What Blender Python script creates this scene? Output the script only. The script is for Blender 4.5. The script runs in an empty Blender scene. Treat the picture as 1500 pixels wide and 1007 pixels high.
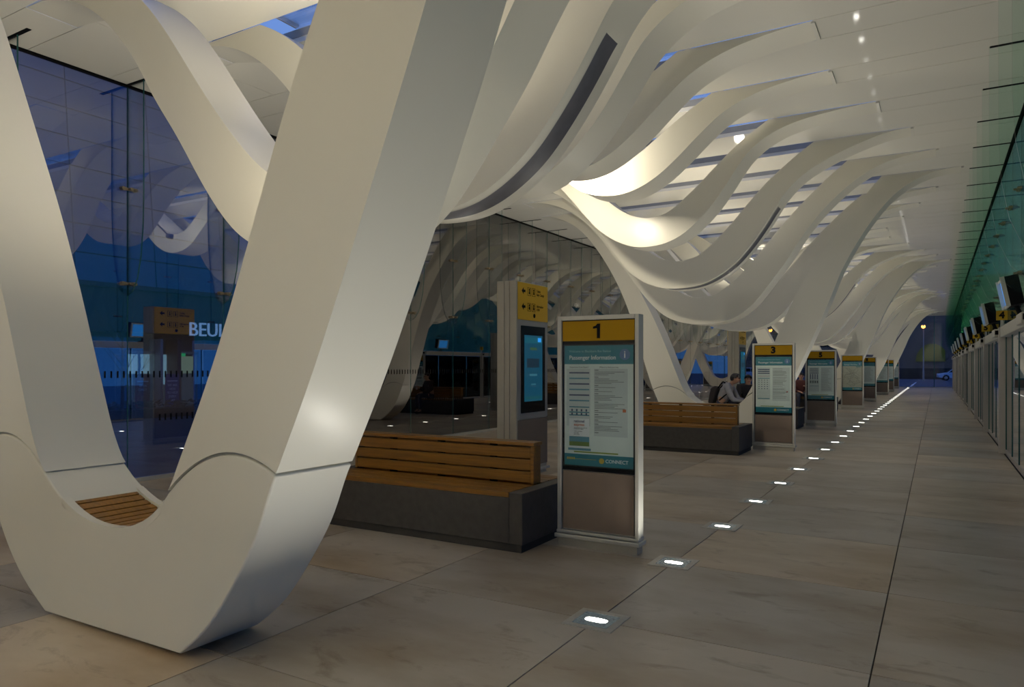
import bpy, bmesh, math, random
from mathutils import Vector, Matrix
random.seed(7)
SC = bpy.context.scene
COL = SC.collection
PI = math.pi

# ------------------------------------------------------------------ camera, world, exposure
cd = bpy.data.cameras.new('camera'); cam = bpy.data.objects.new('camera', cd); COL.objects.link(cam)
cam.location = (0, 0, 1.553); cam.rotation_euler = (PI/2, 0, 0.5345)
cd.sensor_width = 36; cd.lens = 36*1050.5/1500; cd.shift_y = 34/1500; cd.clip_end = 800
SC.camera = cam
SC.view_settings.view_transform = 'Standard'; SC.view_settings.look = 'None'
SC.view_settings.gamma = 1; SC.view_settings.use_curve_mapping = False
SC.view_settings.exposure = 0.0
SC.cycles.transparent_max_bounces = 48
SC.cycles.max_bounces = 7; SC.cycles.diffuse_bounces = 4; SC.cycles.glossy_bounces = 4
SC.cycles.sample_clamp_indirect = 3.0
SC.cycles.use_denoising = True
W = bpy.data.worlds.new('dusk_sky'); SC.world = W; W.use_nodes = True
wn = W.node_tree; wn.nodes.clear()
_o = wn.nodes.new('ShaderNodeOutputWorld'); _b = wn.nodes.new('ShaderNodeBackground')
_t = wn.nodes.new('ShaderNodeTexCoord'); _s = wn.nodes.new('ShaderNodeSeparateXYZ'); _r = wn.nodes.new('ShaderNodeValToRGB')
_n = wn.nodes.new('ShaderNodeTexNoise'); _n.inputs['Scale'].default_value = 2.5; _n.inputs['Detail'].default_value = 4
_mx = wn.nodes.new('ShaderNodeMix'); _mx.data_type = 'RGBA'; _mx.blend_type = 'MULTIPLY'; _mx.inputs['Factor'].default_value = .45
wn.links.new(_t.outputs['Generated'], _s.inputs[0]); wn.links.new(_s.outputs['Z'], _r.inputs[0])
wn.links.new(_t.outputs['Generated'], _n.inputs['Vector'])
_r.color_ramp.elements[0].position = 0.0; _r.color_ramp.elements[0].color = (.05, .15, .34, 1)
_r.color_ramp.elements[1].position = 0.75; _r.color_ramp.elements[1].color = (.115, .17, .42, 1)
wn.links.new(_r.outputs[0], _mx.inputs['A']); wn.links.new(_n.outputs['Fac'], _mx.inputs['B'])
wn.links.new(_mx.outputs['Result'], _b.inputs[0]); _b.inputs[1].default_value = 2.5
wn.links.new(_b.outputs[0], _o.inputs[0])

FLOOR_LAMP = 7.8      # watts of each floor light
UPLIGHT_W = 240.0     # watts of the spots hidden on the ribs
TROUGH_FILL_W = 120.0  # watts of the added fill spots between the deeper ribs
REAR_FILL_W = 1600.0; NEAR_FILL_W = 160.0  # watts of added fill lamps behind the camera and the nearest leg
# ------------------------------------------------------------------ materials
def newmat(name):
    m = bpy.data.materials.new(name); m.use_nodes = True; return m, m.node_tree, m.node_tree.nodes['Principled BSDF']
def pbr(name, col, rough=.5, metal=0, spec=.5, coat=0, var=0.0, scale=8, bump=0.0, stretch=None):
    m, t, b = newmat(name)
    b.inputs['Base Color'].default_value = (*col, 1); b.inputs['Roughness'].default_value = rough
    b.inputs['Metallic'].default_value = metal; b.inputs['Specular IOR Level'].default_value = spec
    b.inputs['Coat Weight'].default_value = coat; b.inputs['Coat Roughness'].default_value = .08
    tc = t.nodes.new('ShaderNodeTexCoord'); n = t.nodes.new('ShaderNodeTexNoise'); n.inputs['Scale'].default_value = scale; n.inputs['Detail'].default_value = 5
    if stretch:
        mp = t.nodes.new('ShaderNodeMapping'); mp.inputs['Scale'].default_value = stretch
        t.links.new(tc.outputs['Object'], mp.inputs[0]); t.links.new(mp.outputs[0], n.inputs['Vector'])
    else: t.links.new(tc.outputs['Object'], n.inputs['Vector'])
    r = t.nodes.new('ShaderNodeValToRGB')
    lo = [c*(1-var) for c in col]; hi = [min(1, c*(1+var)) for c in col]
    r.color_ramp.elements[0].position = .3; r.color_ramp.elements[0].color = (*lo, 1)
    r.color_ramp.elements[1].position = .7; r.color_ramp.elements[1].color = (*hi, 1)
    t.links.new(n.outputs['Fac'], r.inputs[0]); t.links.new(r.outputs[0], b.inputs['Base Color'])
    if bump:
        bp = t.nodes.new('ShaderNodeBump'); bp.inputs['Strength'].default_value = bump; bp.inputs['Distance'].default_value = .01
        t.links.new(n.outputs['Fac'], bp.inputs['Height']); t.links.new(bp.outputs[0], b.inputs['Normal'])
    return m
def emit(name, col, s):
    m, t, b = newmat(name); b.inputs['Base Color'].default_value = (0, 0, 0, 1)
    b.inputs['Emission Color'].default_value = (*col, 1); b.inputs['Emission Strength'].default_value = s; return m
def glass(name, tint, base=.05, gain=1.0, refl=(1, 1, 1)):
    m = bpy.data.materials.new(name); m.use_nodes = True; t = m.node_tree; t.nodes.clear()
    o = t.nodes.new('ShaderNodeOutputMaterial'); mx = t.nodes.new('ShaderNodeMixShader')
    tr = t.nodes.new('ShaderNodeBsdfTransparent'); tr.inputs[0].default_value = (*tint, 1)
    gl = t.nodes.new('ShaderNodeBsdfGlossy'); gl.inputs['Roughness'].default_value = 0.0; gl.inputs[0].default_value = (*refl, 1)
    fr = t.nodes.new('ShaderNodeFresnel'); fr.inputs[0].default_value = 1.5
    ma = t.nodes.new('ShaderNodeMath'); ma.operation = 'MULTIPLY_ADD'; ma.use_clamp = True
    ma.inputs[1].default_value = gain; ma.inputs[2].default_value = base
    t.links.new(fr.outputs[0], ma.inputs[0]); t.links.new(ma.outputs[0], mx.inputs[0])
    t.links.new(tr.outputs[0], mx.inputs[1]); t.links.new(gl.outputs[0], mx.inputs[2]); t.links.new(mx.outputs[0], o.inputs[0])
    return m
def wood_mat(name, a, b2):
    m, t, b = newmat(name)
    tc = t.nodes.new('ShaderNodeTexCoord'); mp = t.nodes.new('ShaderNodeMapping'); mp.inputs['Scale'].default_value = (1.2, 26, 26)
    n = t.nodes.new('ShaderNodeTexNoise'); n.inputs['Scale'].default_value = 2.2; n.inputs['Detail'].default_value = 6
    oi = t.nodes.new('ShaderNodeObjectInfo'); ad = t.nodes.new('ShaderNodeVectorMath'); ad.operation = 'ADD'
    t.links.new(tc.outputs['Object'], mp.inputs[0]); t.links.new(mp.outputs[0], ad.inputs[0]); t.links.new(oi.outputs['Random'], ad.inputs[1])
    t.links.new(ad.outputs[0], n.inputs['Vector'])
    r = t.nodes.new('ShaderNodeValToRGB'); r.color_ramp.elements[0].position = .32; r.color_ramp.elements[0].color = (*a, 1)
    r.color_ramp.elements[1].position = .72; r.color_ramp.elements[1].color = (*b2, 1)
    t.links.new(n.outputs['Fac'], r.inputs[0]); t.links.new(r.outputs[0], b.inputs['Base Color']); b.inputs['Roughness'].default_value = .45
    return m
def stone_mat(name):
    m, t, b = newmat(name)
    N = t.nodes.new; L = t.links.new
    g = N('ShaderNodeNewGeometry'); oi = N('ShaderNodeObjectInfo')
    sc = N('ShaderNodeVectorMath'); sc.operation = 'SCALE'; sc.inputs['Scale'].default_value = 37.0
    cmb = N('ShaderNodeCombineXYZ'); L(oi.outputs['Random'], cmb.inputs[0]); L(oi.outputs['Random'], cmb.inputs[1]); L(cmb.outputs[0], sc.inputs[0])
    ad = N('ShaderNodeVectorMath'); ad.operation = 'ADD'; L(g.outputs['Position'], ad.inputs[0]); L(sc.outputs[0], ad.inputs[1])
    mp = N('ShaderNodeMapping'); mp.inputs['Scale'].default_value = (.8, 1.5, 1); mp.inputs['Rotation'].default_value = (0, 0, .25); L(ad.outputs[0], mp.inputs[0])
    n1 = N('ShaderNodeTexNoise'); n1.inputs['Scale'].default_value = .85; n1.inputs['Detail'].default_value = 5; n1.inputs['Roughness'].default_value = .55; L(mp.outputs[0], n1.inputs['Vector'])
    n2 = N('ShaderNodeTexNoise'); n2.inputs['Scale'].default_value = 3.0; n2.inputs['Detail'].default_value = 9; n2.inputs['Roughness'].default_value = .66; n2.inputs['Distortion'].default_value = .5; L(mp.outputs[0], n2.inputs['Vector'])
    r1 = N('ShaderNodeValToRGB'); e = r1.color_ramp.elements
    e[0].position = .34; e[0].color = (.345, .275, .195, 1); e[1].position = .60; e[1].color = (.52, .465, .385, 1)
    r2 = N('ShaderNodeValToRGB'); e = r2.color_ramp.elements
    e[0].position = .24; e[0].color = (.36, .28, .20, 1); e[1].position = .44; e[1].color = (1, 1, 1, 1)
    mx = N('ShaderNodeMix'); mx.data_type = 'RGBA'; mx.blend_type = 'MULTIPLY'; mx.inputs['Factor'].default_value = .9
    L(n1.outputs['Fac'], r1.inputs[0]); L(n2.outputs['Fac'], r2.inputs[0]); L(r1.outputs[0], mx.inputs['A']); L(r2.outputs[0], mx.inputs['B'])
    r3 = N('ShaderNodeValToRGB'); r3.color_ramp.elements[0].color = (.74, .77, .82, 1); r3.color_ramp.elements[1].color = (1.08, 1.02, .93, 1)
    L(oi.outputs['Random'], r3.inputs[0])
    m2 = N('ShaderNodeMix'); m2.data_type = 'RGBA'; m2.blend_type = 'MULTIPLY'; m2.inputs['Factor'].default_value = 1
    L(mx.outputs['Result'], m2.inputs['A']); L(r3.outputs[0], m2.inputs['B']); L(m2.outputs['Result'], b.inputs['Base Color'])
    rr = N('ShaderNodeMapRange'); rr.inputs[3].default_value = .22; rr.inputs[4].default_value = .42; L(n2.outputs['Fac'], rr.inputs[0]); L(rr.outputs[0], b.inputs['Roughness'])
    b.inputs['Specular IOR Level'].default_value = .3
    return m

WHITE = pbr('white_gloss_paint', (.80, .77, .66), .27, coat=.0, spec=.24, var=.012, scale=.7)
CEILW = pbr('white_ceiling_panel', (.79, .765, .68), .045, coat=.0, spec=.14, var=.015, scale=.5)
GROOVE = pbr('dark_strip_grey', (.13, .13, .15), .4, var=.1)
SEAM = pbr('shadow_joint_grey', (.30, .30, .28), .6, var=.05)
STONE = stone_mat('polished_stone')
GROUT = pbr('dark_grout', (.07, .06, .05), .8, var=.1)
WOOD = wood_mat('oiled_hardwood', (.12, .050, .0015), (.21, .092, .004))
CONC = pbr('dark_concrete', (.031, .029, .027), .6, var=.25, scale=14, bump=.15)
CONCD = pbr('dark_concrete_plinth', (.018, .017, .016), .7, var=.2)
ALU = pbr('champagne_aluminium', (.44, .42, .36), .38, metal=.55, var=.03)
ALUL = pbr('pale_aluminium', (.52, .51, .45), .35, metal=.3, var=.03)
STEEL = pbr('brushed_steel', (.50, .49, .45), .4, metal=.5, var=.08, scale=30)
BRONZE = pbr('fitting_metal', (.32, .27, .18), .35, metal=.8, var=.1)
TAUPE = pbr('taupe_panel', (.16, .12, .092), .45, var=.03)
BLACK = pbr('black_gloss', (.006, .006, .007), .25, var=.1, spec=.2)
BLACKM = pbr('black_matt', (.006, .006, .007), .7, var=.1, spec=.08)
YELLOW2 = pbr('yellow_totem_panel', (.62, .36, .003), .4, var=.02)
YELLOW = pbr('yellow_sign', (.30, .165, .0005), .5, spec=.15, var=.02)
TEAL = pbr('teal_print', (.008, .19, .25), .4, var=.03)
PAPER = pbr('poster_paper', (.74, .82, .77), .35, var=.02)
PAPER2 = pbr('poster_panel_grey', (.58, .65, .63), .4, var=.02)
INK = pbr('ink_grey', (.10, .13, .13), .5, var=.05)
NAVY = pbr('ink_navy', (.03, .055, .13), .5, var=.05)
SKYB = pbr('ink_light_blue', (.08, .26, .34), .5, var=.05)
LIME = pbr('ink_lime', (.22, .30, .02), .5, var=.05)
ORANGE = pbr('ink_orange', (.55, .14, .04), .5, var=.05)
RED = pbr('ink_red', (.35, .05, .05), .5, var=.05)
GOLD = pbr('ink_gold', (.62, .42, .04), .5, var=.05)
WHITEP = pbr('print_white', (.8, .84, .84), .5, var=.02)
MAPTAN = pbr('map_tan', (.40, .40, .33), .5, var=.05)
GL_L = glass('tinted_wall_glass', (.42, .56, .72), .15, 1.5, (1, .96, .94))
GL_E = glass('end_wall_glass', (.60, .65, .74), .015, .5)
GL_R = glass('hall_door_glass', (.60, .74, .84), .06, 1.2)
GL_U = glass('green_upper_glass', (.30, .47, .40), .03, .5)
FIN_R = glass('green_fin_glass', (.945, .983, .967), .002, .25, (.8, 1, .95))
FIN_L = glass('clear_fin_glass', (.96, .985, .985), .01, .5)
GL_S = glass('skylight_glass', (.95, .97, 1), .02, .6)
EDGE = pbr('glass_edge_green', (.02, .09, .085), .15, var=.1)
POSTM = pbr('grey_post_paint', (.42, .40, .36), .4, var=.03)
LAMP = emit('floor_lamp_lens', (1, .97, .88), 9)
LENSG = pbr('dark_lens_glass', (.10, .13, .14), .08, var=.5, scale=60); _p = LENSG.node_tree.nodes['Principled BSDF']; _p.inputs['Emission Color'].default_value = (.55, .68, .72, 1); _p.inputs['Emission Strength'].default_value = .08
UPL = emit('spot_lens', (1, .93, .78), 25)
SCREEN = emit('blue_screen', (.02, .22, .62), 1.3)
SCREEN2 = emit('cyan_screen', (.006, .10, .17), .55)
ASPH = pbr('asphalt', (.075, .08, .095), .75, var=.3, scale=3)
PAVE = pbr('outside_paving', (.09, .08, .075), .5, var=.15, scale=2)

# ------------------------------------------------------------------ mesh helpers
def finish(bm, name, mats, parent=None, smooth=None, loc=None, bevel=0, rot=None):
    me = bpy.data.meshes.new(name); bmesh.ops.recalc_face_normals(bm, faces=bm.faces); bm.to_mesh(me); bm.free()
    return link(me, name, mats, parent, smooth, loc, bevel, rot)
def link(me, name, mats, parent=None, smooth=None, loc=None, bevel=0, rot=None):
    if mats is not None and not me.materials:
        for m in (mats if isinstance(mats, (list, tuple)) else [mats]): me.materials.append(m)
    if smooth:
        me.shade_smooth(); me.set_sharp_from_angle(angle=math.radians(smooth))
    o = bpy.data.objects.new(name, me); COL.objects.link(o)
    if loc is not None: o.location = loc
    if rot is not None: o.rotation_euler = rot
    if parent is not None: o.parent = parent
    if bevel:
        b = o.modifiers.new('bevel', 'BEVEL'); b.width = bevel; b.segments = 2; b.limit_method = 'ANGLE'; b.angle_limit = math.radians(40)
    return o
def abox(bm, x0, x1, y0, y1, z0, z1, mi=0):
    v = [bm.verts.new(p) for p in [(x0,y0,z0),(x1,y0,z0),(x1,y1,z0),(x0,y1,z0),(x0,y0,z1),(x1,y0,z1),(x1,y1,z1),(x0,y1,z1)]]
    for f in ((0,3,2,1),(4,5,6,7),(0,1,5,4),(1,2,6,5),(2,3,7,6),(3,0,4,7)):
        bm.faces.new([v[i] for i in f]).material_index = mi
def box(name, m, x0, x1, y0, y1, z0, z1, parent=None, bevel=0):
    bm = bmesh.new(); abox(bm, min(x0,x1), max(x0,x1), min(y0,y1), max(y0,y1), min(z0,z1), max(z0,z1)); return finish(bm, name, m, parent, bevel=bevel)
def prism(name, m, pts, a0, a1, axis='y', parent=None, smooth=None, bevel=0, loc=None):
    """closed outline in the plane across axis, pushed from a0 to a1 along it"""
    bm = bmesh.new(); aprism(bm, pts, a0, a1, axis); return finish(bm, name, m, parent, smooth, loc, bevel)
def aprism(bm, pts, a0, a1, axis='y', mi=0):
    f = {'y': lambda p, a: (p[0], a, p[1]), 'x': lambda p, a: (a, p[0], p[1]), 'z': lambda p, a: (p[0], p[1], a)}[axis]
    A = [bm.verts.new(f(p, a0)) for p in pts]; B = [bm.verts.new(f(p, a1)) for p in pts]; n = len(pts)
    fs = [bm.faces.new(A), bm.faces.new(B[::-1])]
    for i in range(n): fs.append(bm.faces.new([A[i], A[(i+1) % n], B[(i+1) % n], B[i]]))
    for q in fs: q.material_index = mi
def tube(bm, p, q, r0, r1=None, seg=8, mi=0):
    p = Vector(p); q = Vector(q); r1 = r0 if r1 is None else r1
    d = (q-p).normalized(); a = d.orthogonal().normalized(); b = d.cross(a)
    A = [bm.verts.new(p+(a*math.cos(2*PI*i/seg)+b*math.sin(2*PI*i/seg))*r0) for i in range(seg)]
    B = [bm.verts.new(q+(a*math.cos(2*PI*i/seg)+b*math.sin(2*PI*i/seg))*r1) for i in range(seg)]
    for i in range(seg): bm.faces.new([A[i], A[(i+1)%seg], B[(i+1)%seg], B[i]]).material_index = mi
    bm.faces.new(A[::-1]).material_index = mi; bm.faces.new(B).material_index = mi
def empty(name, loc=(0,0,0), rz=0, parent=None):
    o = bpy.data.objects.new(name, None); COL.objects.link(o); o.location = loc; o.rotation_euler = (0,0,rz); o.empty_display_size = .1
    if parent: o.parent = parent
    return o
def tag(o, label, cat, group=None, kind=None):
    o['label'] = label; o['category'] = cat
    if group: o['group'] = group
    if kind: o['kind'] = kind
    return o
def struct(o): o['kind'] = 'structure'; return o
def text(name, body, size, loc, rot, m, parent=None, align='CENTER', off=0.0, ext=.0008, sx=1.0):
    c = bpy.data.curves.new(name, 'FONT'); c.body = body; c.size = size; c.align_x = align; c.align_y = 'CENTER'; c.offset = off; c.extrude = ext; c.resolution_u = 3
    tmp = bpy.data.objects.new(name, c); me = bpy.data.meshes.new_from_object(tmp); me.name = name; me.materials.clear(); me.materials.append(m)
    bpy.data.objects.remove(tmp); bpy.data.curves.remove(c)
    o = bpy.data.objects.new(name, me); COL.objects.link(o); o.location = loc; o.rotation_euler = rot; o.scale = (sx, 1, 1)
    if parent: o.parent = parent
    return o
FRONT = (PI/2, 0, 0); SIDE = (PI/2, 0, PI/2)
ORD = ['first','second','third','fourth','fifth','sixth','seventh','eighth','ninth','tenth','eleventh','twelfth','thirteenth','fourteenth','fifteenth','sixteenth','seventeenth','eighteenth','nineteenth','twentieth']
TENS = {2:'twenty',3:'thirty',4:'forty'}
def ordinal(n):
    if n <= 20: return ORD[n-1]
    t, u = divmod(n, 10)
    return ({3:'thirtieth',4:'fortieth'}[t] if u == 0 else TENS[t]+'-'+ORD[u-1])
def copy_tree(o, parent=None):
    c = o.copy(); COL.objects.link(c)
    if parent is not None: c.parent = parent
    for ch in [q for q in KIDS(o)]: copy_tree(ch, c)
    return c
def KIDS(o): return list(o.children)

# ------------------------------------------------------------------ setting constants
ZC = 5.317; XL = -9.31; XR = 1.10; Y0 = 2.37; P = 1.5; RW = .52; YB = -7.13; YE = 61.6; KN = 39
def yk(k): return Y0 + P*k

# ------------------------------------------------------------------ floor
fl = struct(empty('floor'))
box('floor_bed', GROUT, XL-.1, XR+.1, YB, YE, -.16, -.012, fl)
xs = [-9.26, -7.79, -6.29, -4.79, -3.29, -1.79, -.285, 1.095]
slabs = {}
for i in range(len(xs)-1):
    bm = bmesh.new(); abox(bm, xs[i]+.004, xs[i+1]-.004, .004, P-.004, -.03, 0)
    me = bpy.data.meshes.new('floor_slab'); bmesh.ops.recalc_face_normals(bm, faces=bm.faces); bm.to_mesh(me); bm.free(); me.materials.append(STONE); slabs[i] = me
for r in range(-2, 18):
    for i in range(len(xs)-1):
        o = bpy.data.objects.new('floor_slab', slabs[i]); COL.objects.link(o); o.parent = fl; o.location = (0, 4.035+P*(r-1), 0)
bm = bmesh.new()
for r in range(18, 40):
    for i in range(len(xs)-1):
        y = 4.035+P*(r-1); abox(bm, xs[i]+.004, xs[i+1]-.004, y+.004, min(y+P-.004, YE), -.03, 0)
o = finish(bm, 'far_floor_slabs', STONE, fl); o['kind'] = 'stuff'
box('rear_floor', STONE, xs[0], xs[-1], YB, 4.035-3*P-.004, -.03, 0, fl)

# ------------------------------------------------------------------ wave ribs
PROF = {
 0: ([(.41,5.317),(.1,5.3),(-.28,5.2),(-.72,4.92),(-1.18,4.35),(-1.63,3.55),(-1.83,3.03),(-2.03,2.54),(-2.28,1.95),(-2.48,1.5),(-2.74,.98),(-2.85,.72),(-3.02,.46),(-3.23,.2),(-3.45,.03)],
     [(-4.80,.02),(-5.1,.21),(-5.36,.5),(-5.6,.98),(-5.78,1.5),(-5.94,2.0),(-6.22,2.87),(-6.43,3.37),(-6.65,3.79),(-6.96,4.28),(-7.28,4.69),(-7.65,5.02),(-8.05,5.22),(-8.35,5.3),(-8.6,5.317)],
     [(-.93,5.317),(-1.33,4.84),(-1.76,4.3),(-2.14,3.74),(-2.41,3.27),(-2.64,2.8),(-2.84,2.33),(-3.0,1.95),(-3.19,1.54),(-3.35,1.24),(-3.46,1.04),(-3.55,.88),(-3.64,.78),(-3.75,.71),(-3.9,.655),(-4.07,.632),(-4.3,.643),(-4.53,.715),(-4.77,.86),(-4.92,1.06),(-5.1,1.48),(-5.33,2.05),(-5.6,2.66),(-6.0,3.42),(-6.52,4.38),(-6.88,4.93),(-7.2,5.317)]),
 1: ([(0,5.317),(-.24,5.29),(-.77,5.2),(-1.2,4.99),(-1.59,4.68),(-1.95,4.3),(-2.22,3.93),(-2.45,3.56),(-2.66,3.28),(-2.87,3.0),(-3.11,2.73),(-3.45,2.5),(-3.8,2.42),(-4.17,2.41),(-4.54,2.47),(-4.83,2.6),(-5.06,2.79),(-5.33,3.1),(-5.66,3.54),(-6.0,3.95),(-6.28,4.34),(-6.73,4.8),(-7.2,5.1),(-7.7,5.27),(-8.2,5.317)],
     [(-1.40,5.317),(-1.75,5.03),(-2.1,4.7),(-2.45,4.34),(-2.86,3.86),(-3.32,3.35),(-3.73,3.03),(-4.02,2.95),(-4.29,2.97),(-4.6,3.13),(-5.03,3.54),(-5.43,4.01),(-5.85,4.53),(-6.18,4.87),(-6.55,5.13),(-6.95,5.317)]),
 2: ([(-.34,5.317),(-.65,5.29),(-1.05,5.19),(-1.5,5.02),(-1.85,4.84),(-2.08,4.66),(-2.26,4.46),(-2.44,4.17),(-2.62,3.9),(-2.85,3.6),(-3.08,3.36),(-3.41,3.14),(-3.73,3.02),(-4.1,2.99),(-4.42,3.02),(-4.77,3.16),(-5.07,3.39),(-5.39,3.81),(-5.75,4.27),(-6.1,4.66),(-6.5,4.98),(-6.95,5.2),(-7.5,5.317)],
     [(-1.76,5.317),(-2.1,5.08),(-2.5,4.75),(-2.82,4.42),(-3.14,4.06),(-3.51,3.71),(-3.75,3.55),(-4.0,3.49),(-4.2,3.5),(-4.42,3.57),(-4.68,3.74),(-5.0,4.06),(-5.35,4.48),(-5.7,4.86),(-6.1,5.16),(-6.4,5.317)]),
 3: ([(-.73,5.317),(-1.05,5.3),(-1.6,5.25),(-2.0,5.16),(-2.28,5.03),(-2.5,4.86),(-2.64,4.69),(-2.9,4.31),(-3.1,4.06),(-3.36,3.82),(-3.57,3.67),(-3.83,3.57),(-4.13,3.54),(-4.36,3.56),(-4.59,3.64),(-4.81,3.76),(-5.05,3.95),(-5.32,4.25),(-5.72,4.7),(-6.1,5.0),(-6.6,5.22),(-7.2,5.317)],
     [(-2.2,5.317),(-2.6,5.06),(-2.96,4.75),(-3.22,4.51),(-3.45,4.31),(-3.75,4.09),(-3.94,4.03),(-4.17,4.02),(-4.45,4.11),(-4.67,4.25),(-4.87,4.42),(-5.2,4.76),(-5.55,5.08),(-5.9,5.317)]),
 4: ([(-1.17,5.317),(-1.5,5.295),(-1.95,5.23),(-2.3,5.12),(-2.57,4.98),(-2.9,4.71),(-3.15,4.49),(-3.43,4.28),(-3.69,4.15),(-3.92,4.09),(-4.15,4.08),(-4.43,4.13),(-4.65,4.22),(-4.95,4.45),(-5.3,4.75),(-5.7,5.03),(-6.2,5.24),(-6.8,5.317)],
     [(-2.66,5.317),(-3.06,5.08),(-3.5,4.78),(-3.8,4.59),(-4.05,4.5),(-4.25,4.49),(-4.5,4.57),(-4.8,4.79),(-5.15,5.08),(-5.5,5.317)]),
}
def spline(pts, step=.07):
    """centripetal Catmull-Rom through the points, resampled evenly"""
    P_ = [Vector(p) for p in pts]; P_ = [P_[0]*2-P_[1]] + P_ + [P_[-1]*2-P_[-2]]
    out = []
    for i in range(1, len(P_)-2):
        p0, p1, p2, p3 = P_[i-1:i+3]
        t0 = 0; t1 = (p1-p0).length**.5; t2 = t1+(p2-p1).length**.5; t3 = t2+(p3-p2).length**.5
        for j in range(12):
            t = t1+(t2-t1)*j/12
            a1 = p0*((t1-t)/(t1-t0))+p1*((t-t0)/(t1-t0)); a2 = p1*((t2-t)/(t2-t1))+p2*((t-t1)/(t2-t1)); a3 = p2*((t3-t)/(t3-t2))+p3*((t-t2)/(t3-t2))
            b1 = a1*((t2-t)/(t2-t0))+a2*((t-t0)/(t2-t0)); b2 = a2*((t3-t)/(t3-t1))+a3*((t-t1)/(t3-t1))
            out.append(b1*((t2-t)/(t2-t1))+b2*((t-t1)/(t2-t1)))
    out.append(P_[-2])
    # soften the digitised wobble, then resample
    for _ in range(14):
        out = [out[0]] + [out[i]*.5+(out[i-1]+out[i+1])*.25 for i in range(1, len(out)-1)] + [out[-1]]
    L = [0]
    for a, b in zip(out, out[1:]): L.append(L[-1]+(b-a).length)
    n = max(8, int(L[-1]/step)); res = []; j = 0
    for i in range(n+1):
        s = L[-1]*i/n
        while j < len(L)-2 and L[j+1] < s: j += 1
        f = (s-L[j])/max(L[j+1]-L[j], 1e-9); res.append(out[j].lerp(out[j+1], min(f, 1)))
    return [(p.x, min(p.y, ZC)) for p in res]
LOW = {}; TOP = {}; XJ = {}; XT = {}
for k, v in PROF.items():
    if k == 0: LOW[0] = spline(v[0], .06); LOW['0b'] = spline(v[1], .06); TOP[0] = spline(v[2], .06); XJ[0] = (v[0][0][0], v[1][-1][0]); XT[0] = (v[2][0][0], v[2][-1][0])
    else: LOW[k] = spline(v[0]); TOP[k] = spline(v[1]); XJ[k] = (v[0][0][0], v[0][-1][0]); XT[k] = (v[1][0][0], v[1][-1][0])
def rtype(k):
    m = k % 9; return min(m, 9-m)
# plain ribs share one mesh for each depth of wave
def rib_mesh(t):
    bm = bmesh.new(); aprism(bm, LOW[t] + TOP[t][::-1], 0, RW, 'y'); bmesh.ops.recalc_face_normals(bm, faces=bm.faces)
    me = bpy.data.meshes.new('band'); bm.to_mesh(me); bm.free(); me.materials.append(WHITE); me.shade_smooth(); me.set_sharp_from_angle(angle=math.radians(35)); return me
def grooved_mesh(t):
    """rib whose underside has a long shallow recess with soft flanks, coloured dark grey"""
    lo, tp = LOW[t], TOP[t]; n = len(lo)
    cols = [0, .06, .11, .15, .18, .36, .39, .43, .48, RW]; dep = [0, 0, .006, .018, .03, .03, .018, .006, 0, 0]
    bm = bmesh.new(); G = []
    for i, p in enumerate(lo):
        a = Vector(lo[max(i-1, 0)]); b = Vector(lo[min(i+1, n-1)]); d = (b-a).normalized(); nr = Vector((d.y, -d.x))   # into the band
        if nr.y < 0: nr = -nr
        x = p[0]; u = 0
        if -5.3 < x < -2.30:
            u = min(1, (-2.30-x)/.10, (x+5.3)/1.6); u = max(0, u)
        G.append([bm.verts.new((p[0]+nr.x*dep[j]*u, cols[j], p[1]+nr.y*dep[j]*u)) for j in range(len(cols))])
    for i in range(n-1):
        for j in range(len(cols)-1):
            f = bm.faces.new([G[i][j], G[i][j+1], G[i+1][j+1], G[i+1][j]])
            if 3 <= j <= 5 and -4.35 < (lo[i][0]+lo[i+1][0])/2 < -2.34: f.material_index = 1  # recess faces take the dark grey
    F = [bm.verts.new((p[0], 0, p[1])) for p in tp]; B = [bm.verts.new((p[0], RW, p[1])) for p in tp]
    for i in range(len(tp)-1): bm.faces.new([F[i], F[i+1], B[i+1], B[i]])
    bm.faces.new([G[i][0] for i in range(n)] + F[::-1]); bm.faces.new([G[i][-1] for i in range(n)][::-1] + B)
    bm.faces.new(G[0] + [B[0], F[0]]); bm.faces.new(G[-1][::-1] + [F[-1], B[-1]])
    bmesh.ops.recalc_face_normals(bm, faces=bm.faces)
    me = bpy.data.meshes.new('band'); bm.to_mesh(me); bm.free(); me.materials.append(WHITE); me.materials.append(GROOVE); me.shade_smooth(); me.set_sharp_from_angle(angle=math.radians(50)); return me
RIBM = {t: rib_mesh(t) for t in (1, 2, 3, 4)}; RIBG = grooved_mesh(2)
# the V-shaped columns: a foot and two legs with curved seams
lo_r, lo_l, tp = LOW[0], LOW['0b'], TOP[0]
def cut(pts, z, first=True):
    idx = [i for i in range(len(pts)-1) if (pts[i][1]-z)*(pts[i+1][1]-z) <= 0]
    return idx[0] if first else idx[-1]
def arc(a, b, h, n=14, off=0):
    return [(a[0]+(b[0]-a[0])*i/n, a[1]+(b[1]-a[1])*i/n + h*4*(i/n)*(1-i/n) + off) for i in range(n+1)]
iR = cut(lo_r, .985); iL = cut(lo_l, .985); jR = cut(tp, .86, True); jL = cut(tp, .86, False)
aR0, aR1 = lo_r[iR], tp[jR]; aL0, aL1 = tp[jL+1], lo_l[iL+1]
SEAT0, SEAT1 = -4.58, -3.60
mid = tp[jR+1:jL+1]; midlow = [(x, z-(.035 if SEAT0 < x < SEAT1 else 0)) for x, z in mid]
legR = lo_r[:iR] + arc(aR0, aR1, .15, off=.007) + tp[:jR][::-1]
legL = tp[jL+2:] + lo_l[iL+2:][::-1] + arc(aL1, aL0, .15, off=.007)
foot = lo_r[iR+1:] + lo_l[:iL+1] + arc(aL1, aL0, .15, off=-.007) + midlow[::-1] + arc(aR1, aR0, .15, off=-.007)
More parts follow.
